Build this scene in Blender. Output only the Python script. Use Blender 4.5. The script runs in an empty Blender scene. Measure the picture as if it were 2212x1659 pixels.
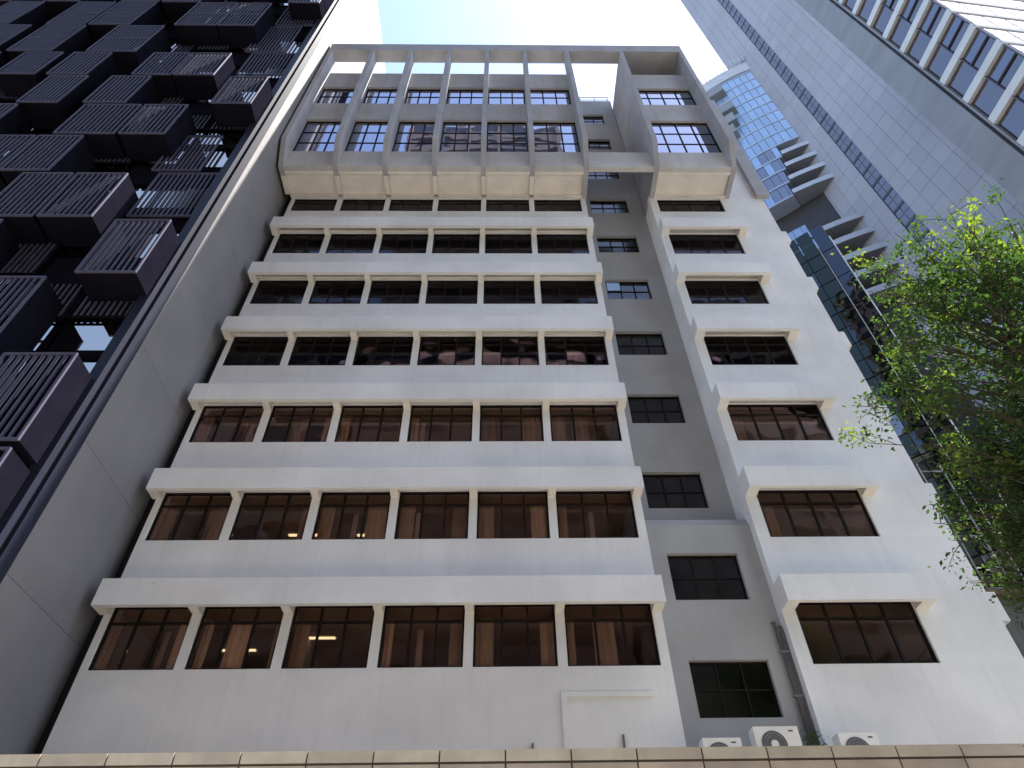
import bpy, math, random
from mathutils import Vector, Matrix
R = math.radians
rnd = random.Random(7)
S = bpy.context.scene
COL = S.collection

# ------------------------------------------------------------------ camera
cam_d = bpy.data.cameras.new("Camera"); cam = bpy.data.objects.new("Camera", cam_d); COL.objects.link(cam)
cam_d.sensor_fit = 'HORIZONTAL'; cam_d.sensor_width = 36.0
cam_d.lens = 36.0 * 1441.0 / 2212.0
cam_d.clip_start = 0.1; cam_d.clip_end = 3000
def cam_axes(pitch, yaw, roll):
    cp, sp, cy, sy = math.cos(pitch), math.sin(pitch), math.cos(yaw), math.sin(yaw)
    f = Vector((sy*cp, cy*cp, sp)); r = Vector((cy, -sy, 0)); u = r.cross(f)
    return f, r*math.cos(roll) + u*math.sin(roll), u*math.cos(roll) - r*math.sin(roll)
CF, CR, CU = cam_axes(R(45.84), R(1.34), R(-1.07))
m = Matrix((CR, CU, -CF)).transposed().to_4x4(); m.translation = (0, 0, 2.5)
cam.matrix_world = m
S.camera = cam

# ------------------------------------------------------------------ sky, sun, exposure
SUN = Vector((0.44, 0.030, 0.90)).normalized()
sun_el = math.asin(SUN.z); sun_az = math.atan2(SUN.x, SUN.y)
W = bpy.data.worlds.new("World"); S.world = W; W.use_nodes = True
nt = W.node_tree; bg = nt.nodes["Background"]
sky = nt.nodes.new("ShaderNodeTexSky"); sky.sky_type = 'NISHITA'; sky.sun_disc = False
sky.sun_elevation = sun_el; sky.sun_rotation = sun_az
sky.air_density = 1.0; sky.dust_density = 0.9; sky.ozone_density = 1.0
nt.links.new(sky.outputs[0], bg.inputs[0]); bg.inputs[1].default_value = 0.15
sl = bpy.data.lights.new("Sun", 'SUN'); sl.energy = 5.0; sl.angle = R(0.53); sl.color = (1, .95, .87)
so = bpy.data.objects.new("Sun", sl); COL.objects.link(so); so.location = (0, 0, 120)
so.rotation_euler = SUN.to_track_quat('Z', 'Y').to_euler()
vs = S.view_settings; vs.view_transform = 'Standard'; vs.look = 'None'; vs.gamma = 1; vs.use_curve_mapping = False
vs.exposure = 1.65

# ------------------------------------------------------------------ materials
def new_mat(name):
    mt = bpy.data.materials.new(name); mt.use_nodes = True
    return mt, mt.node_tree.nodes, mt.node_tree.links, mt.node_tree.nodes["Principled BSDF"]
def surf(name, col, rough=.7, var=.12, scale=1.2, streak=0.0, spots=0.0, bump=.15, bscale=30, metal=0.0, dirt=(.25,.23,.2), spec=.4, stretch=(1,1,1), island=0.0, sills=0.0):
    """Procedural surface: base colour, soft blotches, rain streaks, small marks, fine relief."""
    mt, N, L, P = new_mat(name)
    geo = N.new("ShaderNodeNewGeometry")
    mp = N.new("ShaderNodeVectorMath"); mp.operation = 'MULTIPLY'; mp.inputs[1].default_value = stretch
    L.new(geo.outputs["Position"], mp.inputs[0])
    n1 = N.new("ShaderNodeTexNoise"); n1.inputs["Scale"].default_value = scale; n1.inputs["Detail"].default_value = 5
    L.new(mp.outputs[0], n1.inputs["Vector"])
    r1 = N.new("ShaderNodeMapRange"); r1.inputs[1].default_value = .3; r1.inputs[2].default_value = .7
    r1.inputs[3].default_value = 1-var; r1.inputs[4].default_value = 1+var*.4
    L.new(n1.outputs["Fac"], r1.inputs[0])
    hs = N.new("ShaderNodeHueSaturation"); hs.inputs["Color"].default_value = (*col, 1)
    val = r1.outputs[0]
    if island:
        ri = N.new("ShaderNodeMapRange"); ri.inputs[3].default_value = 1-island; ri.inputs[4].default_value = 1+island
        oi = N.new("ShaderNodeObjectInfo")
        L.new(oi.outputs["Random"], ri.inputs[0])
        mm = N.new("ShaderNodeMath"); mm.operation = 'MULTIPLY'; L.new(val, mm.inputs[0]); L.new(ri.outputs[0], mm.inputs[1]); val = mm.outputs[0]
    L.new(val, hs.inputs["Value"])
    out = hs.outputs[0]
    def mixdirt(fac_socket, out):
        mx = N.new("ShaderNodeMix"); mx.data_type = 'RGBA'
        L.new(fac_socket, mx.inputs[0]); L.new(out, mx.inputs[6]); mx.inputs[7].default_value = (*dirt, 1)
        return mx.outputs[2]
    if streak:
        v2 = N.new("ShaderNodeVectorMath"); v2.operation = 'MULTIPLY'; v2.inputs[1].default_value = (5.0, 5.0, .22)
        L.new(geo.outputs["Position"], v2.inputs[0])
        n2 = N.new("ShaderNodeTexNoise"); n2.inputs["Scale"].default_value = 1.0; n2.inputs["Detail"].default_value = 6; n2.inputs["Roughness"].default_value = .65
        L.new(v2.outputs[0], n2.inputs["Vector"])
        r2 = N.new("ShaderNodeMapRange"); r2.inputs[1].default_value = .5; r2.inputs[2].default_value = .8; r2.inputs[4].default_value = streak
        L.new(n2.outputs["Fac"], r2.inputs[0]); out = mixdirt(r2.outputs[0], out)
    if sills:
        sx = N.new("ShaderNodeSeparateXYZ"); L.new(geo.outputs["Position"], sx.inputs[0])
        ma = N.new("ShaderNodeMath"); ma.operation = 'SUBTRACT'; ma.inputs[1].default_value = 8.83; L.new(sx.outputs[2], ma.inputs[0])
        mb_ = N.new("ShaderNodeMath"); mb_.operation = 'DIVIDE'; mb_.inputs[1].default_value = 3.34; L.new(ma.outputs[0], mb_.inputs[0])
        mc = N.new("ShaderNodeMath"); mc.operation = 'FRACT'; L.new(mb_.outputs[0], mc.inputs[0])
        v4 = N.new("ShaderNodeVectorMath"); v4.operation = 'MULTIPLY'; v4.inputs[1].default_value = (4.2, 4.2, .12); L.new(geo.outputs["Position"], v4.inputs[0])
        n4 = N.new("ShaderNodeTexNoise"); n4.inputs["Scale"].default_value = 1.3; n4.inputs["Detail"].default_value = 7; n4.inputs["Roughness"].default_value = .7; L.new(v4.outputs[0], n4.inputs["Vector"])
        md = N.new("ShaderNodeMath"); md.operation = 'MULTIPLY_ADD'; md.inputs[1].default_value = .55; L.new(n4.outputs["Fac"], md.inputs[0]); L.new(mc.outputs[0], md.inputs[2])
        r4 = N.new("ShaderNodeMapRange"); r4.inputs[1].default_value = 1.06; r4.inputs[2].default_value = 1.36; r4.inputs[4].default_value = sills
        L.new(md.outputs[0], r4.inputs[0]); out = mixdirt(r4.outputs[0], out)
    if spots:
        v3 = N.new("ShaderNodeVectorMath"); v3.operation = 'MULTIPLY'; v3.inputs[1].default_value = (1, 1, 1.4)
        L.new(geo.outputs["Position"], v3.inputs[0])
        n3 = N.new("ShaderNodeTexNoise"); n3.inputs["Scale"].default_value = 3.2; n3.inputs["Detail"].default_value = 8; n3.inputs["Roughness"].default_value = .72
        L.new(v3.outputs[0], n3.inputs["Vector"])
        r3 = N.new("ShaderNodeMapRange"); r3.inputs[1].default_value = .645; r3.inputs[2].default_value = .70; r3.inputs[4].default_value = spots
        L.new(n3.outputs["Fac"], r3.inputs[0]); out = mixdirt(r3.outputs[0], out)
    L.new(out, P.inputs["Base Color"])
    P.inputs["Roughness"].default_value = rough; P.inputs["Metallic"].default_value = metal
    P.inputs["Specular IOR Level"].default_value = spec
    if bump:
        nb = N.new("ShaderNodeTexNoise"); nb.inputs["Scale"].default_value = bscale; nb.inputs["Detail"].default_value = 4
        L.new(geo.outputs["Position"], nb.inputs["Vector"])
        bp = N.new("ShaderNodeBump"); bp.inputs["Strength"].default_value = bump; bp.inputs["Distance"].default_value = .02
        L.new(nb.outputs["Fac"], bp.inputs["Height"]); L.new(bp.outputs[0], P.inputs["Normal"])
    return mt
def glass(name, tint, refl=(.9,.9,.95), ior=1.5, boost=0.0, wob=.02, rough=.01):
    """Tinted pane: lets tinted light through, mirrors by Fresnel (plus a film coating 'boost')."""
    mt, N, L, P = new_mat(name); N.remove(P)
    out = N["Material Output"]
    tr = N.new("ShaderNodeBsdfTransparent"); tr.inputs[0].default_value = (*tint, 1)
    gl = N.new("ShaderNodeBsdfGlossy"); gl.inputs[0].default_value = (*refl, 1); gl.inputs["Roughness"].default_value = rough
    fr = N.new("ShaderNodeFresnel"); fr.inputs[0].default_value = ior
    ad = N.new("ShaderNodeMath"); ad.operation = 'ADD'; ad.use_clamp = True; ad.inputs[1].default_value = boost
    L.new(fr.outputs[0], ad.inputs[0])
    geo = N.new("ShaderNodeNewGeometry"); oi = N.new("ShaderNodeObjectInfo")
    va = N.new("ShaderNodeVectorMath"); L.new(geo.outputs["Position"], va.inputs[0])
    cx = N.new("ShaderNodeCombineXYZ")
    sc = N.new("ShaderNodeMath"); sc.operation = 'MULTIPLY'; sc.inputs[1].default_value = 37.0; L.new(oi.outputs["Random"], sc.inputs[0])
    L.new(sc.outputs[0], cx.inputs[0]); L.new(cx.outputs[0], va.inputs[1])
    nz = N.new("ShaderNodeTexNoise"); nz.inputs["Scale"].default_value = .9; nz.inputs["Detail"].default_value = 1
    L.new(va.outputs[0], nz.inputs["Vector"])
    bp = N.new("ShaderNodeBump"); bp.inputs["Strength"].default_value = 1.0; bp.inputs["Distance"].default_value = wob
    L.new(nz.outputs["Fac"], bp.inputs["Height"]); L.new(bp.outputs[0], gl.inputs["Normal"]); L.new(bp.outputs[0], fr.inputs["Normal"])
    mx = N.new("ShaderNodeMixShader"); L.new(ad.outputs[0], mx.inputs[0]); L.new(tr.outputs[0], mx.inputs[1]); L.new(gl.outputs[0], mx.inputs[2])
    L.new(mx.outputs[0], out.inputs[0])
    return mt
def emit(name, col, st):
    mt, N, L, P = new_mat(name); P.inputs["Base Color"].default_value = (*col, 1)
    P.inputs["Emission Color"].default_value = (*col, 1); P.inputs["Emission Strength"].default_value = st
    return mt
def leaf_mat(name, c1, c2):
    mt, N, L, P = new_mat(name)
    geo = N.new("ShaderNodeNewGeometry"); ramp = N.new("ShaderNodeMix"); ramp.data_type = 'RGBA'
    ramp.inputs[6].default_value = (*c1, 1); ramp.inputs[7].default_value = (*c2, 1)
    L.new(geo.outputs["Random Per Island"], ramp.inputs[0])
    L.new(ramp.outputs[2], P.inputs["Base Color"]); P.inputs["Roughness"].default_value = .65; P.inputs["Specular IOR Level"].default_value = .25
    tl = N.new("ShaderNodeBsdfTranslucent")
    br = N.new("ShaderNodeMix"); br.data_type = 'RGBA'; br.blend_type = 'MULTIPLY'; br.inputs[0].default_value = 1
    L.new(ramp.outputs[2], br.inputs[6]); br.inputs[7].default_value = (1.7, 1.9, .8, 1); L.new(br.outputs[2], tl.inputs[0])
    mx = N.new("ShaderNodeMixShader"); mx.inputs[0].default_value = .38
    L.new(P.outputs[0], mx.inputs[1]); L.new(tl.outputs[0], mx.inputs[2]); L.new(mx.outputs[0], N["Material Output"].inputs[0])
    return mt

M = {}
M['white'] = surf('white_paint', (.74,.733,.72), .75, .15, .5, streak=.14, spots=.30, sills=.06, bump=.12, bscale=18)
M['soffit'] = surf('soffit_bounce_tint', (.75,.705,.63), .8, .12, 1.5, bump=.1)  # warm light bounced from below is put into this cream colour
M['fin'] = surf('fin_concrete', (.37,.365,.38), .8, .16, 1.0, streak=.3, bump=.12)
M['fin_band'] = surf('upper_band_paint', (.52,.505,.49), .8, .12, 1.0, streak=.3, spots=.1, bump=.12)
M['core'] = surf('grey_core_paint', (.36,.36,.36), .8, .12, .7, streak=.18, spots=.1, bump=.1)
M['frame'] = surf('dark_window_frame', (.014,.010,.009), .6, .1, 3, bump=0, spec=.1)
M['glass'] = glass('brown_tinted_glass', (.86,.77,.72), (.9,.85,.98), 1.34, 0.0, wob=.01)
M['glass_top'] = glass('film_glass', (.16,.13,.13), (.82,.84,1.0), 1.5, .34, wob=.006)
M['glass_core'] = glass('patterned_glass', (.40,.36,.34), (.85,.82,.85), 1.5, .04, rough=.12)
M['room'] = surf('room_wall', (.55,.50,.43), .9, .2, .7, bump=0)
M['ceiling'] = surf('room_ceiling', (.64,.58,.48), .9, .15, .6, bump=0)
M['curtain'] = surf('tan_curtain', (.64,.57,.46), .9, .25, 2.5, bump=0, stretch=(3,3,.3), island=.35)
M['blind'] = surf('pale_blind', (.62,.60,.58), .8, .15, 2, bump=0, island=.25)
M['lamp'] = emit('ceiling_lamp', (1, .95, .6), .45)
M['gap'] = surf('black_slot_strip', (.012,.012,.014), .6, .2, 2, bump=.05)
M['roofdark'] = surf('dark_roof_felt', (.16,.16,.16), .9, .2, .8, bump=.2)
M['tile'] = surf('beige_parapet_tile', (.55,.475,.385), .5, .22, 2.2, streak=.2, bump=.06, island=.10, dirt=(.12,.1,.08))
M['cop'] = surf('beige_coping_tile', (.60,.54,.43), .5, .2, 2.2, streak=.15, bump=.06, island=.08, dirt=(.12,.1,.08))
M['grout'] = surf('dark_grout', (.07,.06,.05), .9, .2, 4, bump=.1)
M['deck'] = surf('roof_deck', (.62,.545,.43), .9, .2, .6, spots=.3, bump=.2)
M['sidewall'] = surf('grey_side_wall', (.185,.176,.180), .7, .22, .3, streak=.25, spots=.12, bump=.05, island=.03)
M['dmetal'] = surf('dark_metal', (.010,.0095,.016), .9, .2, 1.5, bump=.03, spec=0.0)
M['dslat'] = surf('dark_metal_slat', (.088,.086,.128), .6, .15, 2, bump=0, spec=.1)
M['trim'] = surf('blue_grey_metal_trim', (.018,.020,.036), .5, .1, 1.2, bump=0, spec=.15)
M['dback'] = surf('dark_back_wall', (.012,.012,.014), .9, .2, 1, bump=0, spec=0.0)
M['glass_sky'] = glass('pale_blue_mirror_glass', (.03,.04,.06), (.95,.84,.72), 1.5, .5, wob=.003)
M['tt'] = surf('tower_stone_tile', (.335,.33,.365), .55, .08, .12, bump=.04, island=.045, spec=.4)
M['tj'] = surf('tower_joint', (.235,.235,.26), .8, .1, .5, bump=0)
M['glass_tower'] = glass('tower_blue_glass', (.04,.05,.08), (.70,.68,.74), 1.5, .30, wob=.02)
M['glass_dark'] = glass('tower_dark_glass', (.03,.03,.045), (.74,.66,.66), 1.5, .27, wob=.02)
M['mull'] = surf('tower_mullion', (.07,.07,.09), .5, .1, 1, bump=0)
M['cband'] = surf('white_tower_band', (.60,.61,.60), .6, .1, .6, bump=.04)
M['cgrey'] = surf('grey_tower_concrete', (.24,.25,.265), .6, .22, .25, streak=.15, bump=.08, stretch=(.6,.6,2.2))
M['cdark'] = surf('tower_groove', (.05,.05,.06), .7, .1, 1, bump=0)
M['glass_pale'] = surf('pale_sky_tinted_glass', (.25,.37,.58), .12, .10, .25, bump=0, spec=.9, island=.10)  # pale blue of the mirrored sky is put into the base colour
M['glass_teal'] = glass('teal_curtain_glass', (.01,.03,.03), (.30,.33,.27), 1.5, .12, wob=.012)
M['glass_blue'] = glass('deep_blue_glass', (.01,.02,.05), (.36,.38,.42), 1.5, .16, wob=.01)
M['slab'] = surf('balcony_slab', (.48,.50,.55), .6, .1, .8, bump=.04)
M['slabblue'] = surf('blue_slab_edge', (.36,.42,.52), .5, .1, .8, bump=0)
M['slabd'] = surf('dark_balcony_void', (.06,.055,.06), .8, .2, .6, bump=0)
M['acw'] = surf('air_conditioner_casing', (.68,.68,.66), .5, .1, 3, spots=.2, bump=.02)
M['acg'] = surf('fan_grille', (.10,.10,.11), .6, .2, 6, bump=0)
M['steel'] = surf('galvanised_steel', (.30,.31,.32), .5, .2, 3, bump=.05, metal=.4)
M['pipe'] = surf('pipe_lagging', (.13,.13,.135), .6, .2, 3, bump=.05)
M['brown'] = surf('brown_roof', (.12,.075,.05), .8, .2, 1.5, bump=.2)
M['darkwall'] = surf('dark_neighbour_wall', (.10,.10,.095), .9, .2, .8, streak=.3, bump=.1)
M['asphalt'] = surf('asphalt', (.095,.093,.09), .85, .25, 1.2, bump=.5, bscale=60)
M['pave'] = surf('pavement', (.44,.40,.34), .8, .2, 1.0, spots=.2, bump=.2)
M['kerb'] = surf('kerb_stone', (.32,.31,.29), .8, .2, 2, bump=.2)
M['ground'] = surf('far_ground', (.16,.155,.145), .9, .3, .05, bump=.2)
M['paintw'] = surf('road_paint', (.75,.75,.72), .6, .2, 4, bump=.1)
M['across'] = surf('across_street_wall', (.28,.25,.23), .7, .15, .3, streak=.2, bump=.05)
M['across2'] = surf('across_street_wall_pink', (.34,.25,.22), .7, .15, .3, bump=.05)
M['bark'] = surf('bark', (.085,.065,.045), .9, .3, 6, bump=.6, bscale=25, stretch=(1,1,.3))
M['leaf'] = leaf_mat('leaf', (.024,.060,.020), (.062,.098,.030))
M['leafy'] = leaf_mat('young_leaf', (.10,.15,.025), (.17,.20,.035))

# ------------------------------------------------------------------ object helpers
OFF = {}
def link(o): COL.objects.link(o); return o
def tag(o, label=None, cat=None, group=None, kind=None):
    if label: o['label'] = label
    if cat: o['category'] = cat
    if group: o['group'] = group
    if kind: o['kind'] = kind
    return o
def thing(name, label, cat, loc=(0,0,0), rotz=None, group=None):
    o = link(bpy.data.objects.new(name, None)); o.location = loc; o.empty_display_size = .5
    if rotz is None: OFF[o] = Vector(loc)
    else: o.rotation_euler = (0,0,rotz); OFF[o] = Vector((0,0,0))
    return tag(o, label, cat, group)
def put(name, me, c, parent):
    o = link(bpy.data.objects.new(name, me)); c = Vector(c)
    if parent is not None:
        o.parent = parent; o.location = c - OFF[parent]
    else: o.location = c
    OFF[o] = c
    return o
CUBE = {}
CF6 = [(0,3,2,1),(4,5,6,7),(0,1,5,4),(1,2,6,5),(2,3,7,6),(3,0,4,7)]
def box(name, x0, x1, y0, y1, z0, z1, mat, parent=None):
    k = (round(x1-x0,3), round(y1-y0,3), round(z1-z0,3), mat)
    me = CUBE.get(k)
    if me is None:
        a, b, c = k[0]/2, k[1]/2, k[2]/2
        me = bpy.data.meshes.new(name)
        me.from_pydata([(-a,-b,-c),(a,-b,-c),(a,b,-c),(-a,b,-c),(-a,-b,c),(a,-b,c),(a,b,c),(-a,b,c)], [], CF6)
        me.materials.append(M[mat]); CUBE[k] = me
    return put(name, me, ((x0+x1)/2, (y0+y1)/2, (z0+z1)/2), parent)
class MB:
    """Collects boxes / prisms / tubes into ONE mesh."""
    def __init__(s): s.v = []; s.f = []
    def box(s, x0, x1, y0, y1, z0, z1):
        n = len(s.v); s.v += [(x0,y0,z0),(x1,y0,z0),(x1,y1,z0),(x0,y1,z0),(x0,y0,z1),(x1,y0,z1),(x1,y1,z1),(x0,y1,z1)]
        s.f += [tuple(i+n for i in q) for q in CF6]; return s
    def prism_x(s, x0, x1, prof):                      # profile in (y,z), counter-clockwise seen from +x
        n = len(s.v); k = len(prof)
        s.v += [(x0,y,z) for y,z in prof] + [(x1,y,z) for y,z in prof]
        s.f += [tuple(n+i for i in reversed(range(k))), tuple(n+k+i for i in range(k))]
        s.f += [(n+i, n+(i+1)%k, n+k+(i+1)%k, n+k+i) for i in range(k)]; return s
    def prism_z(s, prof, z0, z1):
        n = len(s.v); k = len(prof)
        s.v += [(x,y,z0) for x,y in prof] + [(x,y,z1) for x,y in prof]
        s.f += [tuple(n+i for i in reversed(range(k))), tuple(n+k+i for i in range(k))]
        s.f += [(n+i, n+(i+1)%k, n+k+(i+1)%k, n+k+i) for i in range(k)]; return s
    def tube(s, pts, rads, seg=6):
        n0 = len(s.v); pts = [Vector(p) for p in pts]
        for i, p in enumerate(pts):
            d = (pts[min(i+1,len(pts)-1)] - pts[max(i-1,0)]).normalized()
            a = d.cross(Vector((.3,.9,.1) if abs(d.x) < .9 else (0,1,0))).normalized(); b = d.cross(a)
            for j in range(seg):
                t = 2*math.pi*j/seg; s.v.append(tuple(p + (a*math.cos(t)+b*math.sin(t))*rads[i]))
        for i in range(len(pts)-1):
            for j in range(seg):
                q = n0+i*seg; s.f.append((q+j, q+(j+1)%seg, q+seg+(j+1)%seg, q+seg+j))
        s.f.append(tuple(n0+j for j in reversed(range(seg)))); e = n0+(len(pts)-1)*seg
        s.f.append(tuple(e+j for j in range(seg))); return s
    def build(s, name, mat, parent=None, smooth=False):
        xs = [v[0] for v in s.v]; ys = [v[1] for v in s.v]; zs = [v[2] for v in s.v]
        c = Vector(((min(xs)+max(xs))/2, (min(ys)+max(ys))/2, (min(zs)+max(zs))/2))
        me = bpy.data.meshes.new(name); me.from_pydata([(v[0]-c.x, v[1]-c.y, v[2]-c.z) for v in s.v], [], s.f)
        me.materials.append(M[mat])
        if smooth:
            for p in me.polygons: p.use_smooth = True
        return put(name, me, c, parent)

# ------------------------------------------------------------------ ground and street
tag(box('ground', -600, 600, -600, 600, -.6, -.16, 'ground'), kind='structure')
tag(box('road', -250, 250, -8.2, 4.6, -.15, -.12, 'asphalt'), kind='structure')
for y0, y1 in ((4.78, 10.94), (-15.9, -8.38)):
    tag(box('pavement', -250, 250, y0, y1, -.155, 0, 'pave'), kind='structure')
for y0, y1 in ((4.6, 4.78), (-8.38, -8.2)):
    tag(box('kerb', -250, 250, y0, y1, -.155, .012, 'kerb'), kind='structure')
mk = MB()
for i in range(-20, 21): mk.box(i*6-1, i*6+1, -1.86, -1.74, -.118, -.114)
tag(mk.build('lane_marking', 'paintw'), kind='structure')

# ------------------------------------------------------------------ podium with tiled parapet
pod = thing('podium', 'low beige tiled podium in front of the white office building', 'podium', (1.2, 13, 0))
box('wall', -9.75, 12.6, 11.02, 15.3, -.1, 5.2, 'grout', pod)
box('deck', -9.75, 12.6, 11.10, 14.98, 5.2, 5.3, 'deck', pod)
box('parapet_core', -9.75, 12.6, 11.02, 11.22, 5.3, 5.69, 'grout', pod)
box('joint_bed', -9.75, 12.6, 10.945, 11.25, 5.69, 5.866, 'grout', pod)
TX = [-.93 + (i+.0)*.985 for i in range(-9, 14)]
for i, x in enumerate(TX):
    if x < -9.7 or x+.985 > 12.7: continue
    box('tile', x+.012, x+.973, 10.95, 11.018, 4.98, 5.683, 'tile', pod)
    box('tile', x+.012, x+.973, 10.95, 11.018, 4.25, 4.96, 'tile', pod)
    box('coping_tile', x+.012, x+.973, 10.93, 11.26, 5.715, 5.875, 'cop', pod)

# ------------------------------------------------------------------ white office building
wb = thing('office_building', 'white office building with window bands, brows and a finned concrete top', 'building', (1.2, 15, 0))
SILL = [8.83 + 3.34*k for k in range(7)]
HH = 1.56
PC = [-7.215 + 2.15*i for i in range(5)]
XL, XR = -9.40, 3.83
WX = [(-9.25, PC[0]-.11)] + [(PC[i]+.11, PC[i+1]-.11) for i in range(4)] + [(PC[4]+.11, 3.605)]
npane = [0]; extra = {}
def window(x0, x1, z0, z1, y, cols, rows, gl, parent=wb, fr=.05, depth=.07, objs=True):
    """window > frame bars (this mesh) with each pane a sub-part; rows = heights as fractions from below"""
    f = MB(); w = fr
    f.box(x0, x1, y, y+depth, z0, z0+w); f.box(x0, x1, y, y+depth, z1-w, z1)
    f.box(x0, x0+w, y, y+depth, z0+w, z1-w); f.box(x1-w, x1, y, y+depth, z0+w, z1-w)
    xs = [x0+w + (x1-x0-2*w)*i/cols for i in range(cols+1)]
    zs = [z0+w]; acc = 0
    for r_ in rows: acc += r_; zs.append(z0+w + (z1-z0-2*w)*acc)
    for x in xs[1:-1]: f.box(x-w*.55, x+w*.55, y+.005, y+depth-.005, z0+w, z1-w)
    for z in zs[1:-1]:
        for i in range(cols): f.box(xs[i]+(w*.55 if i else 0), xs[i+1]-(w*.55 if i < cols-1 else 0), y+.008, y+depth-.008, z-w*.5, z+w*.5)
    fo = f.build('window', 'frame', parent)
    for j in range(len(rows)):
        for i in range(cols):
            a = (xs[i]+(w*.55 if i else 0), xs[i+1]-(w*.55 if i < cols-1 else 0), y+depth*.45, y+depth*.45+.008, zs[j]+(w*.5 if j else 0), zs[j+1]-(w*.5 if j < len(rows)-1 else 0))
            if objs and npane[0] < 300:
                npane[0] += 1; box('pane', *a, gl, fo)
            else: extra.setdefault(gl, MB()).box(*a)
    return fo
def curtain(x0, x1, y, z0, z1, mat, parent):
    n = max(6, int((x1-x0)/.045)); mb = MB(); pf = []
    for i in range(n+1): pf.append((x0+(x1-x0)*i/n, y + .022*math.sin(i*1.5) + .008*rnd.uniform(-1,1)))
    prof = pf + [(px, py+.012) for px, py in reversed(pf)]
    for i in range(n):
        a, b = pf[i], pf[i+1]
        mb.prism_z([a, b, (b[0], b[1]+.012), (a[0], a[1]+.012)], z0, z1)
    return mb.build('curtain', mat, parent)

# base wall, end walls and rooms of the six bay block
box('wall', XL, XR, 15.0, 15.28, 5.31, SILL[0], 'white', wb)
box('side_wall', XL, XL+.24, 15.28, 24, 5.31, 40, 'white', wb)
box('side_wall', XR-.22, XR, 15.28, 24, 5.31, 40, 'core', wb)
box('back_wall', XL, 11.93, 24, 24.3, 0, 40, 'white', wb)
for k in range(7):
    s = SILL[k]; h = s + HH if k < 6 else 30.0
    top = SILL[k+1] if k < 6 else 30.25
    box('spandrel', XL, XR, 15.0, 15.28, h, top, 'white', wb)
    box('pillar', XL, -9.25, 15.0, 15.28, s, h, 'white', wb)
    for p in PC: box('pillar', p-.11, p+.11, 15.0, 15.28, s, h, 'white', wb)
    box('pillar', 3.605, XR, 15.0, 15.28, s, h, 'white', wb)
    # interior
    box('room_floor', -9.16, 3.61, 15.28, 20.5, s-1.0, s-.75, 'room', wb)
    box('room_ceiling', -9.16, 3.61, 15.28, 20.5, h+.06, h+.16, 'ceiling', wb)
    box('room_wall', -9.16, 3.61, 20.5, 20.7, s-.75, h+.06, 'room', wb)
    for p in (-5.065, -.765):
        if rnd.random() < .6: box('room_partition', p-.05, p+.05, 15.6, 20.5, s-.75, h+.06, 'room', wb)
    for i, (a, b) in enumerate(WX):
        w = window(a, b, s, h, 15.07, 3, (.74, .26), 'glass', fr=.05)
        r_ = rnd.random()
        cm = 'curtain'
        if r_ < .75: curtain(a+.05, a+rnd.uniform(.22, .5), 15.30, s-.1, h-.28, cm, w)
        if rnd.random() < .6: curtain(b-rnd.uniform(.18, .55), b-.04, 15.31, s-.1, h-.3, cm, w)
        if rnd.random() < .5:
            c0 = a + rnd.choice((.62, 1.25)); curtain(c0+.06, c0+.58, 15.30, s-.1, h-.3, cm, w)
        if rnd.random() < .33:
            c0 = rnd.uniform(a+.3, b-.5); box('blind', c0, c0+.14, 15.36, 15.38, s+.1, h-.5, 'blind', w)
    for i in range(5):
        if rnd.random() < (.55 if k < 3 else .15):
            x = rnd.uniform(-8.8, 2.6); y = rnd.uniform(16.6, 18.6)
            box('ceiling_light', x, x+.9, y, y+.10, h+.035, h+.058, 'lamp', wb)
    # brow with coffers
    if k < 6:
        b0, b1 = s+1.30, s+1.98
        br = box('brow', -9.50, 3.86, 14.50, 14.63, b0, b1, 'white', wb)
        box('brow_top', -9.50, 3.86, 14.63, 15.0, b1-.20, b1-.004, 'soffit', br)
        for x0, x1 in [(-9.497, -9.25)] + [(p-.105, p+.105) for p in PC] + [(3.61, 3.857)]:
            box('bracket', x0, x1, 14.63, 14.998, b0+.004, b1-.20, 'soffit', br)
        box('brow_lintel', XL+.02, XR-.02, 14.90, 14.998, h+.03, b1-.21, 'soffit', br) if h+.05 < b1-.21 else None
# black strip closing the slot towards the dark building
box('slot_strip', -9.79, -9.405, 15.36, 15.40, 0, 41, 'gap', wb)
# wall trunking on the blank base wall
tr = MB(); tr.box(1.29, 1.42, 14.955, 15.0, 5.35, 8.26); tr.box(1.42, 3.33, 14.955, 15.0, 8.15, 8.26); tr.build('trunking', 'white', wb)
for x, z in ((.62, 7.1), (2.52, 7.25)): box('wall_stub', x, x+.035, 14.93, 15.0, z-.3, z+.12, 'pipe', wb)

# grey stair core in the recess
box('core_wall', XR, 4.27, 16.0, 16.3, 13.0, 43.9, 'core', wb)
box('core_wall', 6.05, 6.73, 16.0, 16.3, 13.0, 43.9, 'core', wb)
z = 13.0
for j in range(10):
    b = 13.80 + 3.34*j; t = b+1.33
    if b > 43: break
    box('core_spandrel', 4.27, 6.05, 16.0, 16.3, z, b, 'core', wb)
    if t < 43.9:
        w = window(4.27, 6.05, b, t, 16.13, 3, (.5, .5), 'glass_core', fr=.04, objs=False)
        if j in (3,): box('pane', 4.33, 4.86, 16.10, 16.12, b+.70, b+1.25, 'glass_pale', w)
        z = t
    else: z = b
box('core_spandrel', 4.27, 6.05, 16.0, 16.3, z, 43.9, 'core', wb)
box('core_back', XR, 6.73, 18.6, 18.8, 5.3, 43.9, 'dback', wb)
box('core_landing', XR, 6.73, 16.35, 18.6, 12.9, 13.0, 'room', wb)
rl = MB(); rl.box(3.9, 6.7, 16.1, 16.14, 44.75, 44.79); rl.box(3.9, 6.7, 16.1, 16.14, 44.35, 44.38)
for x in (4.0, 4.9, 5.8, 6.6): rl.box(x, x+.04, 16.1, 16.14, 43.9, 44.75)
rl.build('roof_rail', 'steel', wb)
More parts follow.
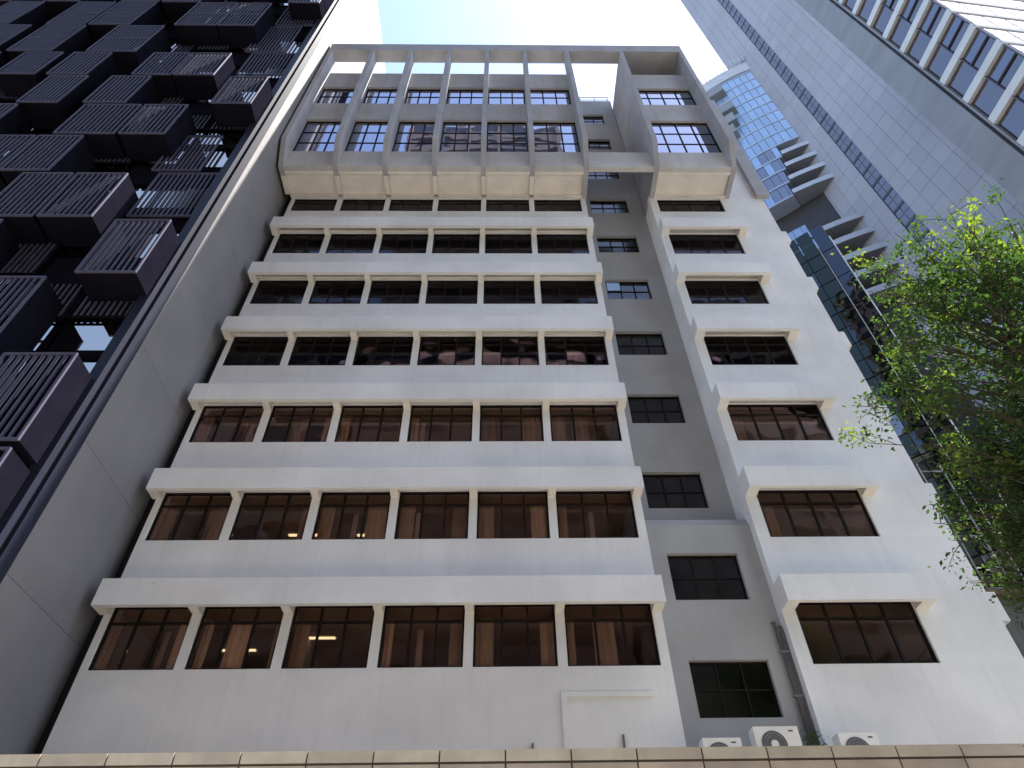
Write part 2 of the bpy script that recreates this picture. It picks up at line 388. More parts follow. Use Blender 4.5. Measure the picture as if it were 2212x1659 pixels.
# lower stair bay, a little proud of the core, sloping cap
by = 15.30
lo = [(5.31, 7.80), (9.07, 10.57), (11.88, 12.75)]
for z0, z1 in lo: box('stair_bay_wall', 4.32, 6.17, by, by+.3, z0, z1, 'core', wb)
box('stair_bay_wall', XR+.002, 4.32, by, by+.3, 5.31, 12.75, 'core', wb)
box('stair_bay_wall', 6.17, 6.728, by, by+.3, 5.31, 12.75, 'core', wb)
MB().prism_x(XR+.002, 6.728, [(by,12.75),(16.0,12.75),(16.0,13.25),(by+.12,13.0)]).build('stair_bay_cap', 'core', wb)
for z0, z1 in ((7.80, 9.07), (10.57, 11.88)): window(4.32, 6.17, z0, z1, by+.12, 3, (.5,.5), 'glass_core', fr=.04)
# refrigerant pipes beside the stair bay
pp = [(6.52, 9.95, .016), (6.575, 9.95, .03), (6.63, 9.6, .034), (6.69, 9.85, .03)]
for x, zt, r_ in pp:
    MB().tube([(x, 15.24, 5.5), (x, 15.24, zt-.1), (x, 15.26, zt), (x-.03, 15.34, zt)], [r_]*4, 8).build('pipe', 'pipe', wb, True)
for z0 in (7.2, 8.2, 9.2): box('pipe_clip', 6.49, 6.725, 15.205, 15.30, z0, z0+.04, 'steel', wb)

# right hand block
RX0, RX1 = 6.73, 11.93
wx0, wx1 = 7.06, 9.98
box('wall', RX0, RX1, 15.0, 15.28, 5.31, SILL[0], 'white', wb)
box('side_wall', RX0, RX0+.24, 15.28, 24, 5.31, 30.0, 'white', wb)
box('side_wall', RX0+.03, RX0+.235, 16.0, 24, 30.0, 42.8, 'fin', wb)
for k in range(7):
    s = SILL[k]; h = s + HH if k < 6 else 30.0
    top = SILL[k+1] if k < 6 else 30.25
    box('spandrel', RX0, RX1, 15.0, 15.28, h, top, 'white', wb)
    box('pillar', RX0, wx0, 15.0, 15.28, s, h, 'white', wb)
    box('pier', wx1, RX1, 15.0, 15.28, s, h, 'white', wb)
    w = window(wx0, wx1, s, h, 15.07, 4, (.74, .26), 'glass', fr=.055)
    if k in (1, 2): curtain(wx0+.05, wx0+.45, 15.30, s-.1, h-.3, 'curtain', w)
    # side wall with a real side window
    box('side_wall', RX1-.25, RX1, 15.28, 24, h-.06, top+.0 if k < 6 else 40, 'white', wb)
    box('side_wall', RX1-.25, RX1, 15.28, 15.75, s, h-.06, 'white', wb)
    box('side_wall', RX1-.25, RX1, 18.9, 24, s, h-.06, 'white', wb)
    if k == 0: box('side_wall', RX1-.25, RX1, 15.28, 24, 5.31, s, 'white', wb)
    sm = MB()
    for y in (15.75, 16.8, 17.85, 18.85): sm.box(RX1-.14, RX1-.09, y, y+.05, s, h-.06)
    sm.build('side_window', 'frame', wb)
    box('room_floor', 6.97, RX1-.25, 15.28, 20.5, s-1.0, s-.75, 'room', wb)
    box('room_ceiling', 6.97, RX1-.25, 15.28, 20.5, h+.06, h+.16, 'ceiling', wb)
    box('room_wall', 6.97, RX1-.25, 20.5, 20.7, s-.75, h+.06, 'room', wb)
    if k < 6:
        b0, b1 = s+1.30, s+1.98
        br = box('brow', 6.735, 10.32, 14.50, 14.63, b0, b1, 'white', wb)
        box('brow_top', 6.735, 10.32, 14.63, 14.998, b1-.20, b1-.004, 'soffit', br)
        box('bracket', 6.737, 7.05, 14.63, 14.998, b0+.004, b1-.20, 'white', br)
        box('bracket', 9.99, 10.317, 14.63, 14.998, b0+.004, b1-.20, 'soffit', br)
        box('side_brow', RX1, RX1+.22, 15.02, 18.6, s+1.0, s+1.75, 'white', wb)

# projecting finned top
ZB = 30.05
YF, YS = 12.80, 13.50
FX = [(-9.68, -9.46)] + [(p-.11, p+.11) for p in PC] + [(3.66, 3.88), (6.75, 6.97), (10.17, 10.39)]
for i, (a, b) in enumerate(FX):
    yb = 13.95 if i not in (6, 7, 8) else 15.99
    prof = [(YS-.0, ZB-.01), (yb, ZB-.01), (yb, 41.1), (YS-.02, 41.1), (YS-.02, 42.85), (YF, 42.85), (YF, 31.3)]
    if i >= 7: prof = [(YS, ZB-.01), (15.99, ZB-.01), (15.99, 42.85), (YF, 42.85), (YF, 31.3)]
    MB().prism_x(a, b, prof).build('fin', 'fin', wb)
box('top_beam', -9.68, 10.39, YF, 13.48, 42.853, 43.85, 'fin', wb)
bays = [(FX[i][1], FX[i+1][0]) for i in range(8)]
for i, (a, b) in enumerate(bays):
    box('band', a, b, YS, 13.74, ZB, 31.5, 'fin_band', wb)
    if i == 6: continue
    box('band', a, b, YS, 13.74, 35.0, 36.97, 'fin_band', wb)
    box('band', a, b, YS, 13.74, 39.2, 41.2, 'fin_band', wb)
    nc = 3 if i < 6 else 4
    window(a, b, 31.5, 35.0, 13.62, nc, (.33, .33, .34), 'glass_top', fr=.06, objs=False)
    window(a, b, 36.97, 39.2, 13.62, nc, (.55, .45), 'glass_top', fr=.06, objs=False)
    # coffered soffit
    box('soffit_lip', a, b, 13.742, 13.87, ZB, ZB+.25, 'soffit', wb)
    box('soffit_panel', a, b, 13.87, 15.0, ZB+.13, ZB+.25, 'soffit', wb)
    box('soffit_beam', a, b, 14.86, 14.998, ZB-.02, ZB+.13, 'soffit', wb)
for a, b in FX[:6] + FX[7:]:
    box('soffit_rib', a+.01, b-.01, 13.96, 14.85, ZB+.0, ZB+.13, 'soffit', wb)
box('upper_floor', -9.4, 3.7, 13.95, 24, 30.26, 31.2, 'room', wb)
box('upper_ceiling', -9.4, 3.7, 13.76, 20, 35.1, 36.8, 'ceiling', wb)
box('roof', -9.4, 3.7, 13.76, 24.3, 39.4, 40.2, 'roofdark', wb)
box('upper_back', -9.4, 3.7, 18, 18.2, 31.2, 39.4, 'room', wb)
box('upper_floor', 6.98, 10.16, 13.95, 24, 30.26, 31.2, 'room', wb)
box('upper_ceiling', 6.98, 10.16, 13.76, 20, 35.1, 36.8, 'ceiling', wb)
box('penthouse_floor', 6.98, 10.16, 13.76, 24.3, 39.4, 40.2, 'roofdark', wb)
box('upper_back', 6.98, 11.6, 18, 18.2, 31.2, 39.4, 'room', wb)
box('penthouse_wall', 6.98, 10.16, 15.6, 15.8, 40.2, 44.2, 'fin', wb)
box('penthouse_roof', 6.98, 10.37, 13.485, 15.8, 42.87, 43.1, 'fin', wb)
box('penthouse_vent', 7.1, 10.0, 15.54, 15.597, 41.2, 42.3, 'frame', wb)
box('spandrel', 10.4, RX1, 15.0, 15.28, 30.25, 41, 'white', wb)
box('upper_side_slab', 11.62, 12.2, 14.80, 14.995, 30.0, 41.0, 'fin', wb)
posts = MB()
for x in [-8.9 + .62*i for i in range(20)]: posts.box(x, x+.03, 14.7, 14.73, 40.2, 43.2 if x < -8 else 41.3)
posts.box(-8.9, 3.5, 14.7, 14.73, 41.3, 41.34); posts.build('roof_rail', 'steel', wb)
for gl, mb in extra.items(): tag(mb.build('small_panes', gl, wb), kind='stuff')

# ------------------------------------------------------------------ air conditioners, plant on the podium deck
def aircon(label, x0, x1, y, ztop, zb):
    h = .66; zl = ztop-h; xm = x0 + (x1-x0)*.40; zc = zl + h*.5
    t = thing('air_conditioner', label, 'air conditioner', ((x0+x1)/2, y+.16, 5.3), group='air conditioners on the podium deck')
    c = box('casing', x0, x1, y, y+.32, zl, ztop, 'acw', t)
    ring = MB(); n = 28; r_ = .25
    vs_, fs = [], []
    for i in range(n):
        a = 2*math.pi*i/n; vs_.append((xm+r_*math.cos(a), y-.012, zc+r_*math.sin(a)))
    for i in range(n):
        a = 2*math.pi*i/n; vs_.append((xm+r_*math.cos(a), y, zc+r_*math.sin(a)))
    ring.v = vs_; ring.f = [tuple(range(n))] + [(i, n+i, n+(i+1)%n, (i+1)%n) for i in range(n)]
    g = ring.build('fan_grille', 'acg', t)
    hub = MB(); rr = .075
    hub.v = [(xm+rr*math.cos(2*math.pi*i/16), y-.03, zc+rr*math.sin(2*math.pi*i/16)) for i in range(16)] + [(xm+rr*math.cos(2*math.pi*i/16), y-.011, zc+rr*math.sin(2*math.pi*i/16)) for i in range(16)]
    hub.f = [tuple(range(16))] + [(i, 16+i, 16+(i+1)%16, (i+1)%16) for i in range(16)]
    hub.build('fan_hub', 'acw', g)
    for q in (.10, .15, .2):
        w = MB(); pts = [(xm+q*math.cos(2*math.pi*i/20), y-.02, zc+q*math.sin(2*math.pi*i/20)) for i in range(21)]
        w.tube(pts, [.004]*21, 4); w.build('guard_ring', 'steel', g)
    box('badge', x1-.2, x1-.11, y-.004, y, ztop-.10, ztop-.07, 'acg', t)
    for x in (x0+.08, x1-.12): 
        for yy in (y+.03, y+.25): box('leg', x, x+.04, yy, yy+.04, 5.3, zl, 'steel', t)
    return t
aircon('smaller grey white air conditioner, lowest one, on the podium deck by the white pillar', 3.92, 4.68, 14.05, 7.0, 5.3)
aircon('taller white air conditioner showing its whole fan below the stair window', 4.97, 5.86, 14.05, 7.2, 5.3)
aircon('white air conditioner on the podium deck before the blank wall right of the pipes', 6.62, 7.40, 14.05, 7.07, 5.3)

# ------------------------------------------------------------------ leaves helper
class Leaves:
    def __init__(s): s.v = []; s.f = []
    def add(s, p, size):
        d = Vector((rnd.gauss(0,1), rnd.gauss(0,1), rnd.gauss(0,.6)-.25)).normalized()
        n = Vector((rnd.gauss(0,.7), rnd.gauss(0,.7), 1)).normalized()
        w = d.cross(n).normalized(); n = w.cross(d); L = size; k = len(s.v); p = Vector(p)
        s.v += [tuple(p), tuple(p + d*L*.5 + w*L*.26 + n*L*.06), tuple(p + d*L), tuple(p + d*L*.5 - w*L*.26 + n*L*.06)]
        s.f += [(k, k+1, k+2), (k, k+2, k+3)]
    def build(s, name, mat, parent):
        mb = MB(); mb.v, mb.f = s.v, s.f
        return mb.build(name, mat, parent)
pl = thing('potted_plant', 'small dark shrub among the pipes beside the stair bay', 'plant', (6.45, 14.75, 5.3))
MB().prism_z([(6.45+.2*math.cos(i*math.pi/5), 14.75+.2*math.sin(i*math.pi/5)) for i in range(10)], 5.3, 5.7).build('pot', 'brown', pl)
sh = MB(); lv = Leaves()
for i in range(14):
    e = (6.4+rnd.uniform(-.22,.2), 14.75+rnd.uniform(-.2,.2), rnd.uniform(6.6, 7.35))
    sh.tube([(6.45,14.75,5.65), ((6.45+e[0])/2+.03, 14.75, 6.3), e], [.014,.01,.005], 5)
    for _ in range(34): lv.add((e[0]+rnd.gauss(0,.09), e[1]+rnd.gauss(0,.09), e[2]-abs(rnd.gauss(0,.35))), rnd.uniform(.05,.09))
sh.build('stems', 'bark', pl); lv.build('foliage', 'leaf', pl)

# ------------------------------------------------------------------ dark screened building on the left
db = thing('screened_building', 'tall dark building clad in projecting slatted metal boxes with a plain grey side wall', 'building', (-18, 18, 0))
XW = -9.80
HT = 62
box('core', -34, XW-.14, 12.3, 30, 0, HT, 'dback', db)
z = 13.0 - 3.5*4
while z < HT:
    z1 = min(z+3.49, HT)
    box('side_panel', XW-.12, XW, 12.0, 15.34, max(z,0), z1, 'sidewall', db); z += 3.5
box('joint_backing', XW-.14, XW-.05, 12.02, 15.33, 0, HT, 'grout', db)
box('rear_wall', XW-.138, XW-.002, 15.345, 30, 0, HT, 'sidewall', db)
box('corner_trim', XW-.30, XW-.02, 11.32, 11.50, 0, HT, 'trim', db)
box('corner_groove', XW-.26, XW-.09, 11.50, 11.62, 0, HT, 'dback', db)
box('corner_trim', XW-.24, XW+.002, 11.62, 11.985, 0, HT, 'trim', db)
nsl = [0]; far_sl = MB()
def slats(x0, x1, y, z0, z1, parent, step=.17, w=.045, d=.06):
    n = max(2, round((x1-x0)/step))
    for i in range(1, n):
        x = x0 + (x1-x0)*i/n
        if nsl[0] < 295:
            nsl[0] += 1; box('slat', x-w/2, x+w/2, y, y+d, z0, z1, 'dslat', parent)
        else: far_sl.box(x-w/2, x+w/2, y, y+d, z0, z1)
def sbox(x0, x1, z0, z1, yf=10.5, yb=11.6):
    f = MB(); w = .06
    f.box(x0, x1, yf, yf+.06, z0, z0+w); f.box(x0, x1, yf, yf+.06, z1-w, z1)
    f.box(x0, x0+w, yf, yf+.06, z0+w, z1-w); f.box(x1-w, x1, yf, yf+.06, z0+w, z1-w)
    fo = f.build('screen_box', 'dslat', db)
    box('side_plate', x0+.002, x0+.05, yf+.06, yb, z0+.01, z1-.01, 'dmetal', fo); box('side_plate', x1-.05, x1-.002, yf+.06, yb, z0+.01, z1-.01, 'dmetal', fo)
    box('bottom_plate', x0+.05, x1-.05, yf+.06, yb, z0+.01, z0+.06, 'dmetal', fo)
    if z1-z0 > 3.2: box('mid_rail', x0+w, x1-w, yf+.005, yf+.055, (z0+z1)/2-.02, (z0+z1)/2+.03, 'dslat', fo)
    slats(x0+w, x1-w, yf+.008, z0+w, z1-w, fo)
def sflat(x0, x1, z0, z1):
    f = MB(); w = .06; y = 11.38
    f.box(x0, x1, y, y+.07, z0, z0+w); f.box(x0, x1, y, y+.07, z1-w, z1)
    f.box(x0, x0+w, y, y+.07, z0+w, z1-w); f.box(x1-w, x1, y, y+.07, z0+w, z1-w)
    fo = f.build('screen_panel', 'dslat', db); slats(x0+w, x1-w, y+.01, z0+w, z1-w, fo)
def louvre(x0, x1, z0, z1):
    f = MB(); y = 11.5
    f.box(x0, x1, y, y+.05, z0, z0+.06); f.box(x0, x1, y, y+.05, z1-.06, z1); f.box(x0, x0+.05, y, y+.05, z0+.06, z1-.06); f.box(x1-.05, x1, y, y+.05, z0+.06, z1-.06)
    fo = f.build('louvre_panel', 'dmetal', db); slats(x0, x1, y+.004, z0+.06, z1-.06, fo, .17, .05)
ZR = [5.85, 8.78, 11.71, 14.62, 17.72, 20.66, 23.62, 26.50, 29.35, 32.40, 35.30, 39.22, 43.25, 47.2, 51.2, 55.2, 59.0]
LAY = {0: ([], [(-12.4,-10.0)]), 1: ([(-11.7,-10.0)], []),
 2: ([(-11.68,-9.97)], [(-14.6,-12.6)]), 3: ([(-13.9,-12.2),(-15.7,-14.0)], []), 4: ([(-11.55,-9.90),(-16.6,-14.9)], []),
 5: ([(-14.02,-12.36),(-15.81,-14.14)], [(-12.28,-10.12)]),
 6: ([(-16.7,-15.09),(-18.5,-16.8)], [(-12.66,-10.92)]),
 7: ([(-13.95,-12.28),(-16.3,-14.1),(-20.6,-18.9)], []),
 8: ([(-11.5,-9.9),(-16.5,-14.85),(-19.1,-17.5)], []),
 9: ([(-14.05,-12.3),(-15.8,-14.12),(-19.4,-17.7),(-21.6,-19.9),(-24.6,-22.7)], [(-12.3,-10.12)]),
 10: ([(-19.0,-16.75),(-22.6,-20.6),(-25.2,-23.3)], [(-12.75,-10.75)]),
 11: ([(-14.2,-12.4),(-16.35,-14.27),(-20.6,-18.6),(-22.7,-20.8),(-26.4,-24.6)], [(-12.3,-10.12)]),
 12: ([(-11.6,-9.9),(-18.4,-16.4),(-20.6,-18.6),(-24.8,-22.9),(-28.5,-26.6)], []), 13: ([(-14.1,-12.3),(-16.3,-14.3),(-21.4,-19.5),(-24,-22),(-27.5,-25.6)], []),
 14: ([(-11.6,-9.9),(-17,-15.1),(-20,-18),(-25.5,-23.6),(-29,-27.1)], []), 15: ([(-14.1,-12.3),(-18.5,-16.6),(-23,-21),(-27.4,-25.5)], [])}
for r_ in range(16):
    z0 = ZR[r_]; z1 = ZR[r_+1]-.2
    boxes, flats = LAY[r_]
    used = []
    for a, b in boxes: sbox(a, b, z0, z1); used.append((a, b))
    for a, b in flats: sflat(a, b, z0*11.38/10.5+2.5*(1-11.38/10.5), z1*11.38/10.5+2.5*(1-11.38/10.5))
    # recessed layer behind, at its own depth: floor edge, pale glass and louvres
    zz0 = z0+1.05+.09*(r_-2); zz1 = z1+1.05+.09*(r_-1)
    box('floor_edge', -32, -10.1, 11.56, 12.3, zz1-.12, zz1+.1, 'dmetal', db)
    x = -10.12
    segs = []
    while x > -31:
        wseg = 1.8; segs.append((x-wseg, x)); x -= wseg
    for i, (a, b) in enumerate(segs):
        g = rnd.random() if i > 1 else .2; zm = zz0 + (zz1-zz0)*.42; xm = (a+b)/2
        behind = any(q0*1.11-.3 < xm < q1*1.11+.3 for q0, q1 in boxes) or any(q0*1.03-.3 < xm < q1*1.03+.3 for q0, q1 in flats)
        if behind:
            box('glass_panel', a+.04, b-.04, 11.66, 11.70, zm, zz1-.15, 'glass_sky', db)
            box('dark_panel', a+.04, b-.04, 11.66, 11.70, zz0+.02, zm-.02, 'dmetal', db)
        elif g < .5:
            box('glass_panel', a+.04, b-.04, 11.66, 11.70, zz0+.05, zm-.05, 'glass_sky', db); louvre(a+.03, b-.03, zm, zz1-.14)
        elif g < .8:
            box('glass_panel', a+.04, a+.66, 11.66, 11.70, zz0+.05, zz1-.15, 'glass_sky', db); louvre(a+.7, b-.03, zz0+.1, zz1-.14)
        else: louvre(a+.03, b-.03, zz0+.1, zz1-.14)
if far_sl.v: tag(far_sl.build('far_slats', 'dslat', db), kind='stuff')

# ------------------------------------------------------------------ stone clad tower with one window strip
az = lambda a, r_: (r_*math.sin(R(a)), r_*math.cos(R(a)))
p3 = az(57.9, 57)
d = Vector((-.28, .96, 0)).normalized()
tt = thing('stone_tower', 'very tall pale stone panelled tower with one dark vertical window strip', 'tower', (p3[0], p3[1], 0), math.atan2(d.y, d.x))
TW, TH = 16.05, 190
box('body', .03, TW-.03, -22, -.31, 0, TH-.2, 'tj', tt)
box('joint_backing', .03, 7.72, -.31, -.05, 0, TH-.2, 'tj', tt); box('joint_backing', 9.47, TW-.03, -.31, -.05, 0, TH-.2, 'tj', tt); box('joint_backing', 7.72, 9.47, -.31, -.05, 0, 52.98, 'tj', tt)
cols = [(0, .9)] + [(.9+1.7025*i, .9+1.7025*(i+1)) for i in range(4)] + [(9.48+1.6425*i, 9.48+1.6425*(i+1)) for i in range(4)]
row = 2.9; z = 38.0; nrow = 0
low = MB()
for a, b in cols:
    for i in range(13): low.box(a+.02, b-.02, -.05, 0, i*2.92+.02, i*2.92+2.90)
while z < TH-.1:
    for a, b in cols:
        if nrow < 33: box('panel', a+.018, b-.018, -.05, rnd.uniform(-.006, .006), z+.018, min(z+row, TH)-.018, 'tt', tt)
        else: low.box(a+.018, b-.018, -.05, 0, z+.018, min(z+row, TH)-.018)
    z += row; nrow += 1
tag(low.build('far_panels', 'tt', tt), kind='stuff')
box('panel_below_strip', 7.73, 9.46, -.05, -.002, 0, 53, 'tt', tt)
z = 53.0; i = 0
while z < TH-3:
    box('strip_pane', 7.80, 8.55, -.22, -.20, z+.12, z+1.5, 'glass_dark', tt); box('strip_pane', 8.65, 9.40, -.22, -.20, z+.12, z+1.5, 'glass_dark', tt)
    box('strip_pane', 7.80, 8.55, -.22, -.20, z+1.6, z+2.75, 'glass_dark', tt); box('strip_pane', 8.65, 9.40, -.22, -.20, z+1.6, z+2.75, 'glass_dark', tt)
    box('strip_spandrel', 7.73, 9.46, -.2, -.13, z+2.80, z+3.2, 'mull', tt)
    z += 3.12
# ------------------------------------------------------------------ banded tower at the far right
pc = Vector((33.6, 14.4, 0)); dd = Vector((-.1, .99, 0)).normalized()
ct = thing('banded_tower', 'tower with white floor bands between dark windows and a grey concrete edge', 'tower', pc, math.atan2(dd.y, dd.x))
CH = 88
box('body', .3, 6.4, -18, -.4, 0, CH, 'cdark', ct)
box('edge_wall', 4.42, 6.55, -6, -.02, 0, CH, 'cgrey', ct)
box('edge_groove', 4.16, 4.42, -6, -.25, 0, CH, 'cdark', ct)
box('edge_trim', 4.02, 4.16, -.4, .03, 0, CH, 'cgrey', ct)
z = 1.0; i = 0
while z < CH-4:
    box('floor_band', .02, 4.02, -.45, 0, z, z+.78, 'cband', ct)
    f = MB(); f.box(.02, .12, -.5, -.1, z+.78, z+3.5); f.box(2.1, 2.17, -.4, -.12, z+.78, z+3.5); f.box(.12, 2.1, -.38, -.14, z+2.05, z+2.12)
    fo = f.build('window', 'mull', ct)
    box('pane', .12, 2.1, -.30, -.27, z+.78, z+2.05, 'glass_dark', fo); box('pane', .12, 2.1, -.30, -.27, z+2.12, z+3.5, 'glass_tower', fo); box('pane', 2.17, 4.02, -.30, -.27, z+.78, z+3.5, 'glass_dark', fo)
    if z > 20:
        box('front_band', -.06, .02, -18, -.1, z+.1, z+.62, 'cband', ct)
        for j in range(7):
            box('front_pane', .0, .03, -.35-(j+1)*1.9+.06, -.35-j*1.9-.06, z+.70, z+2.0, 'glass_dark' if rnd.random() < .5 else 'glass_tower', ct); box('front_pane', .0, .03, -.35-(j+1)*1.9+.06, -.35-j*1.9-.06, z+2.1, z+3.5, 'glass_tower', ct)
    z += 3.5
# ------------------------------------------------------------------ pale glass tower with curved balconies
ga = 41.5; gp = az(ga, 60)
gt = thing('glass_tower', 'pale blue glass tower with curved white balcony slabs and a dark open storey', 'tower', (gp[0], gp[1], 0), -R(ga))
curve = lambda x: .018*(x+4)**2
def carc(name, x0, x1, y0, y1, z0, z1, mat, parent, n=6):
    mb = MB()
    for i in range(n):
        a, b = x0+(x1-x0)*i/n, x0+(x1-x0)*(i+1)/n
        mb.prism_z([(a, y0+curve(a)), (b, y0+curve(b)), (b, y1+curve(b)), (a, y1+curve(a))], z0, z1)
    return mb.build(name, mat, parent)
box('core', -15, 8, 2.5, 20, 0, 126, 'slabd', gt)
fz = 62.0; k = 0
while fz < 128:
    el = math.degrees(math.atan((fz-2.5)/60))
    ub = -.3 + max(0, (el-52.7))/(57.6-52.7)*2.4 if el > 52.6 else -.3
    if 50.9 < el < 53.1:
        fz += 3.4; continue
    sl_ = carc('floor_slab', -14, min(ub, 8) if el < 58 else 8, -.10, 2.4, fz, fz+.34, 'slabblue' if el > 53 else 'slabd', gt, 8)
    x = -6.2
    lim = ub if el < 58 else 6.0
    while x < lim-.15:
        x1 = min(x+1.05, lim)
        dark = (53 < el < 57.5 and x > -3 and rnd.random() < .55)
        mb = MB(); mb.prism_z([(x+.03, curve(x)), (x1-.03, curve(x1)), (x1-.03, curve(x1)+.03), (x+.03, curve(x)+.03)], fz+.36, fz+3.36)
        mb.build('pane', 'glass_tower' if dark else 'glass_pale', gt)
        x += 1.05
    if lim < 6:
        b = carc('balcony', lim+.1, 8, -.5, 2.4, fz, fz+.30, 'cgrey', gt, 6)  # darker grey puts the shade under each balcony into its colour
        carc('balustrade', lim+.1, 8, -.56, -.46, fz-.1, fz+.85, 'slab', b, 6)
    fz += 3.4
carc('roof_crown', -14, 8, -.3, 2.4, 127.2, 130.5, 'slab', gt, 10)
fn = MB()
for i in range(30): fn.box(-14+i*.72, -14+i*.72+.12, -.8+curve(-14+i*.72), 1.0, 130.5, 132.6)
fn.build('crown_fins', 'slab', gt)
for zz, xr in ((122, .1), (114.5, .1), (110.5, -.6), (107, -1.4)): carc('grey_eave', -14, xr, -1.5, 0, zz, zz+2.6, 'cgrey', gt, 6)

# ------------------------------------------------------------------ teal glass block below it
ta = 40.0; tp = az(ta, 40)
te = thing('teal_glass_block', 'dark teal glass block with a thin white fin behind the tree', 'building', (tp[0], tp[1], 0), -R(ta))
box('core', -12, 1.8, .3, 12, 0, 50, 'slabd', te)
z = 4.0
while z < 50:
    xs = [-4.2, -2.95, -1.7, -.45, .72]
    for a, b in zip(xs[:-1], xs[1:]):
        box('pane', a+.03, b-.03, rnd.uniform(0,.02), .05, z+.06, z+1.75, 'glass_teal' if rnd.random() < .75 else 'glass_blue', te)
        box('pane', a+.03, b-.03, rnd.uniform(0,.02), .05, z+1.83, z+3.4, 'glass_teal' if rnd.random() < .8 else 'glass_dark', te)
    box('pane', .84, 1.86, 0, .05, z+.05, z+3.4, 'glass_blue', te)
    z += 3.45
box('thin_fin', .735, .775, -.08, .1, 2, 50.3, 'cband', te)
box('sky_gap_strip', 1.87, 1.96, -.05, .3, 2, 50.3, 'cband', te)  # added white strip, stands in for the bright sky gap beside the block

# ------------------------------------------------------------------ low neighbour and its pole frame
nb = thing('low_building', 'low dark building with a brown roof right of the white building', 'building', (17, 20, 0))
box('wall', 12.7, 21, 16, 26, 0, 10.9, 'darkwall', nb)
MB().prism_x(12.5, 21.2, [(15.7,10.9),(26.3,10.9),(26.3,11.05),(21,12.1),(15.7,11.05)]).build('roof', 'brown', nb)
pf = thing('pole_frame', 'thin grey steel pole frame standing on the brown roof', 'frame', (14, 17, 11.2))
for x in (13.62, 14.37): MB().tube([(x,17,11.2),(x,17,16.2)], [.026,.026], 8).build('pole', 'steel', pf, True)
for z in (13.45, 11.75, 15.9): MB().tube([(13.62,17,z),(14.37,17,z)], [.02,.02], 8).build('rail', 'steel', pf, True)
MB().tube([(14.0,17,13.45),(14.37,17,12.9)], [.015,.015], 6).build('brace', 'steel', pf, True)

# ------------------------------------------------------------------ street tree
tree = thing('street_tree', 'green leafy street tree with yellow young leaves before the towers', 'tree', (11.2, 7.0, 0))
trunk = MB(); trunk.tube([(11.2,7.0,-.05),(11.15,7.05,2.5),(10.9,7.2,5.0),(10.5,7.45,7.4),(10.0,7.7,9.8),(9.8,7.8,12)], [.24,.2,.17,.13,.08,.03], 10)
trunk.build('trunk', 'bark', tree, True)
limbs = MB(); lv = Leaves(); ly = Leaves()
tips = []
while len(tips) < 620:
    z = rnd.uniform(5.6, 14.6) if rnd.random() < .62 else rnd.uniform(5.8, 9.6)
    prof = ((5.6,1.3),(7.1,2.05),(8.1,2.45),(9.4,2.8),(10.9,2.8),(12.6,2.15),(14.7,1.1))
    for (za, wa), (zb_, wb_) in zip(prof[:-1], prof[1:]):
        if za <= z <= zb_: w = wa + (wb_-wa)*(z-za)/(zb_-za)
    a = rnd.uniform(0, 2*math.pi); q = math.sqrt(rnd.random())
    if q < .45 and rnd.random() < .6: continue
    if z > 10.4 and rnd.random() < .28: continue
    lump = math.sin(a*3+z*1.7)*.12 + 1
    tips.append(Vector((9.15 + w*q*lump*math.cos(a), 7.75 + w*q*lump*math.sin(a)*.95, z)))
def spray(b0, tw, n, young, k=.10):
    for _ in range(n):
        p = b0.lerp(tw, rnd.random()**.7) + Vector((rnd.gauss(0,k), rnd.gauss(0,k), rnd.gauss(0,k*.9)))
        (ly if young else lv).add(p, rnd.uniform(.05,.13))
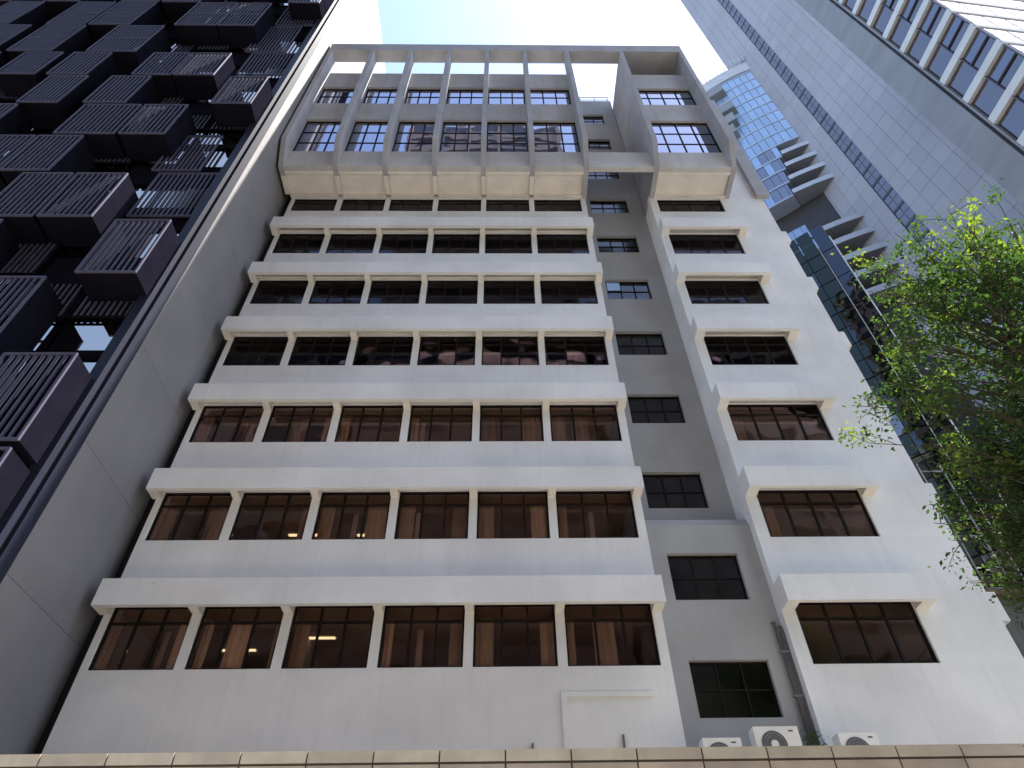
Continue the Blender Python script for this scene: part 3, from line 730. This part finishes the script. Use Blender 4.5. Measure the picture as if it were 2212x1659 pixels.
for t in tips:
    k = max(4.6, t.z-rnd.uniform(1.4, 3.0)); f = min(1, k/9.8)
    st = Vector((11.2-1.2*f**1.6, 7.0+.7*f, min(k, 9.8)))
    mid = (st+t)/2 + Vector((rnd.uniform(-.3,.3), rnd.uniform(-.3,.3), rnd.uniform(0,.45)))
    limbs.tube([st, mid, t], [.03,.018,.006], 5)
    for j in range(rnd.randint(3, 4)):
        b0 = mid.lerp(t, rnd.uniform(.3, 1)); dr = Vector((rnd.gauss(0,1), rnd.gauss(0,1), rnd.gauss(.15,.6))).normalized()
        tw = b0 + dr*rnd.uniform(.3, .8); limbs.tube([b0, (b0+tw)/2+Vector((0,0,.04)), tw], [.009,.006,.003], 4)
        spray(b0, tw, rnd.randint(26, 46), rnd.random() < .06 + .08*(t.z > 11))
for st, en in (((9.6,8.2,7.4),(8.2,9.7,6.75)), ((9.6,8.2,6.7),(7.9,9.3,6.25)), ((9.2,8.3,8.9),(7.1,9.0,8.9)), ((9.6,8.0,10.6),(7.45,8.6,11.3)), ((9.7,7.8,12.6),(9.2,8.2,14.6)), ((9.9,7.6,12.0),(8.3,7.9,13.4))):
    st, en = Vector(st), Vector(en); limbs.tube([st, (st+en)/2+Vector((0,0,.15)), en], [.02,.012,.004], 5)
    spray(st.lerp(en, .3), en, 95, False, .085); spray(st.lerp(en, .8), en, 18, True, .06)
tag(limbs.build('branches', 'bark', tree), kind='stuff')
tag(lv.build('crown', 'leaf', tree), kind='stuff'); tag(ly.build('young_leaves', 'leafy', tree), kind='stuff')

# ------------------------------------------------------------------ buildings across the street (mirrored in the panes)
def block(label, x0, x1, y0, y1, h, mat, step):
    t = thing('street_block', label, 'building', ((x0+x1)/2, y0, 0))
    box('wall', x0, x1, y0, y1-.3, 0, h, mat, t)
    bands = MB(); z = 5
    while z < h-2: bands.box(x0, x1, y1-.3, y1, z, z+1.5); z += step
    n = int((x1-x0)/4)
    for i in range(n+1): bands.box(x0+i*(x1-x0-.6)/n, x0+i*(x1-x0-.6)/n+.6, y1-.29, y1+.05, 0, h)
    tag(bands.build('bands', mat, t), kind='stuff')
    gl = MB(); gl.box(x0+.1, x1-.1, y1-.299, y1-.25, 3, h-.5); gl.build('glazing', 'mull', t)
block('brown banded office block across the street', -31, -15, -44, -16, 64, 'across', 3.6)
block('tall pinkish banded slab tower across the street', -14, 9, -44, -16, 105, 'across2', 3.4)
block('grey banded block across the street', 10, 32, -46, -16, 64, 'across', 3.5)
block('low brown corner block across the street', -70, -36, -44, -16, 24, 'across', 3.5)
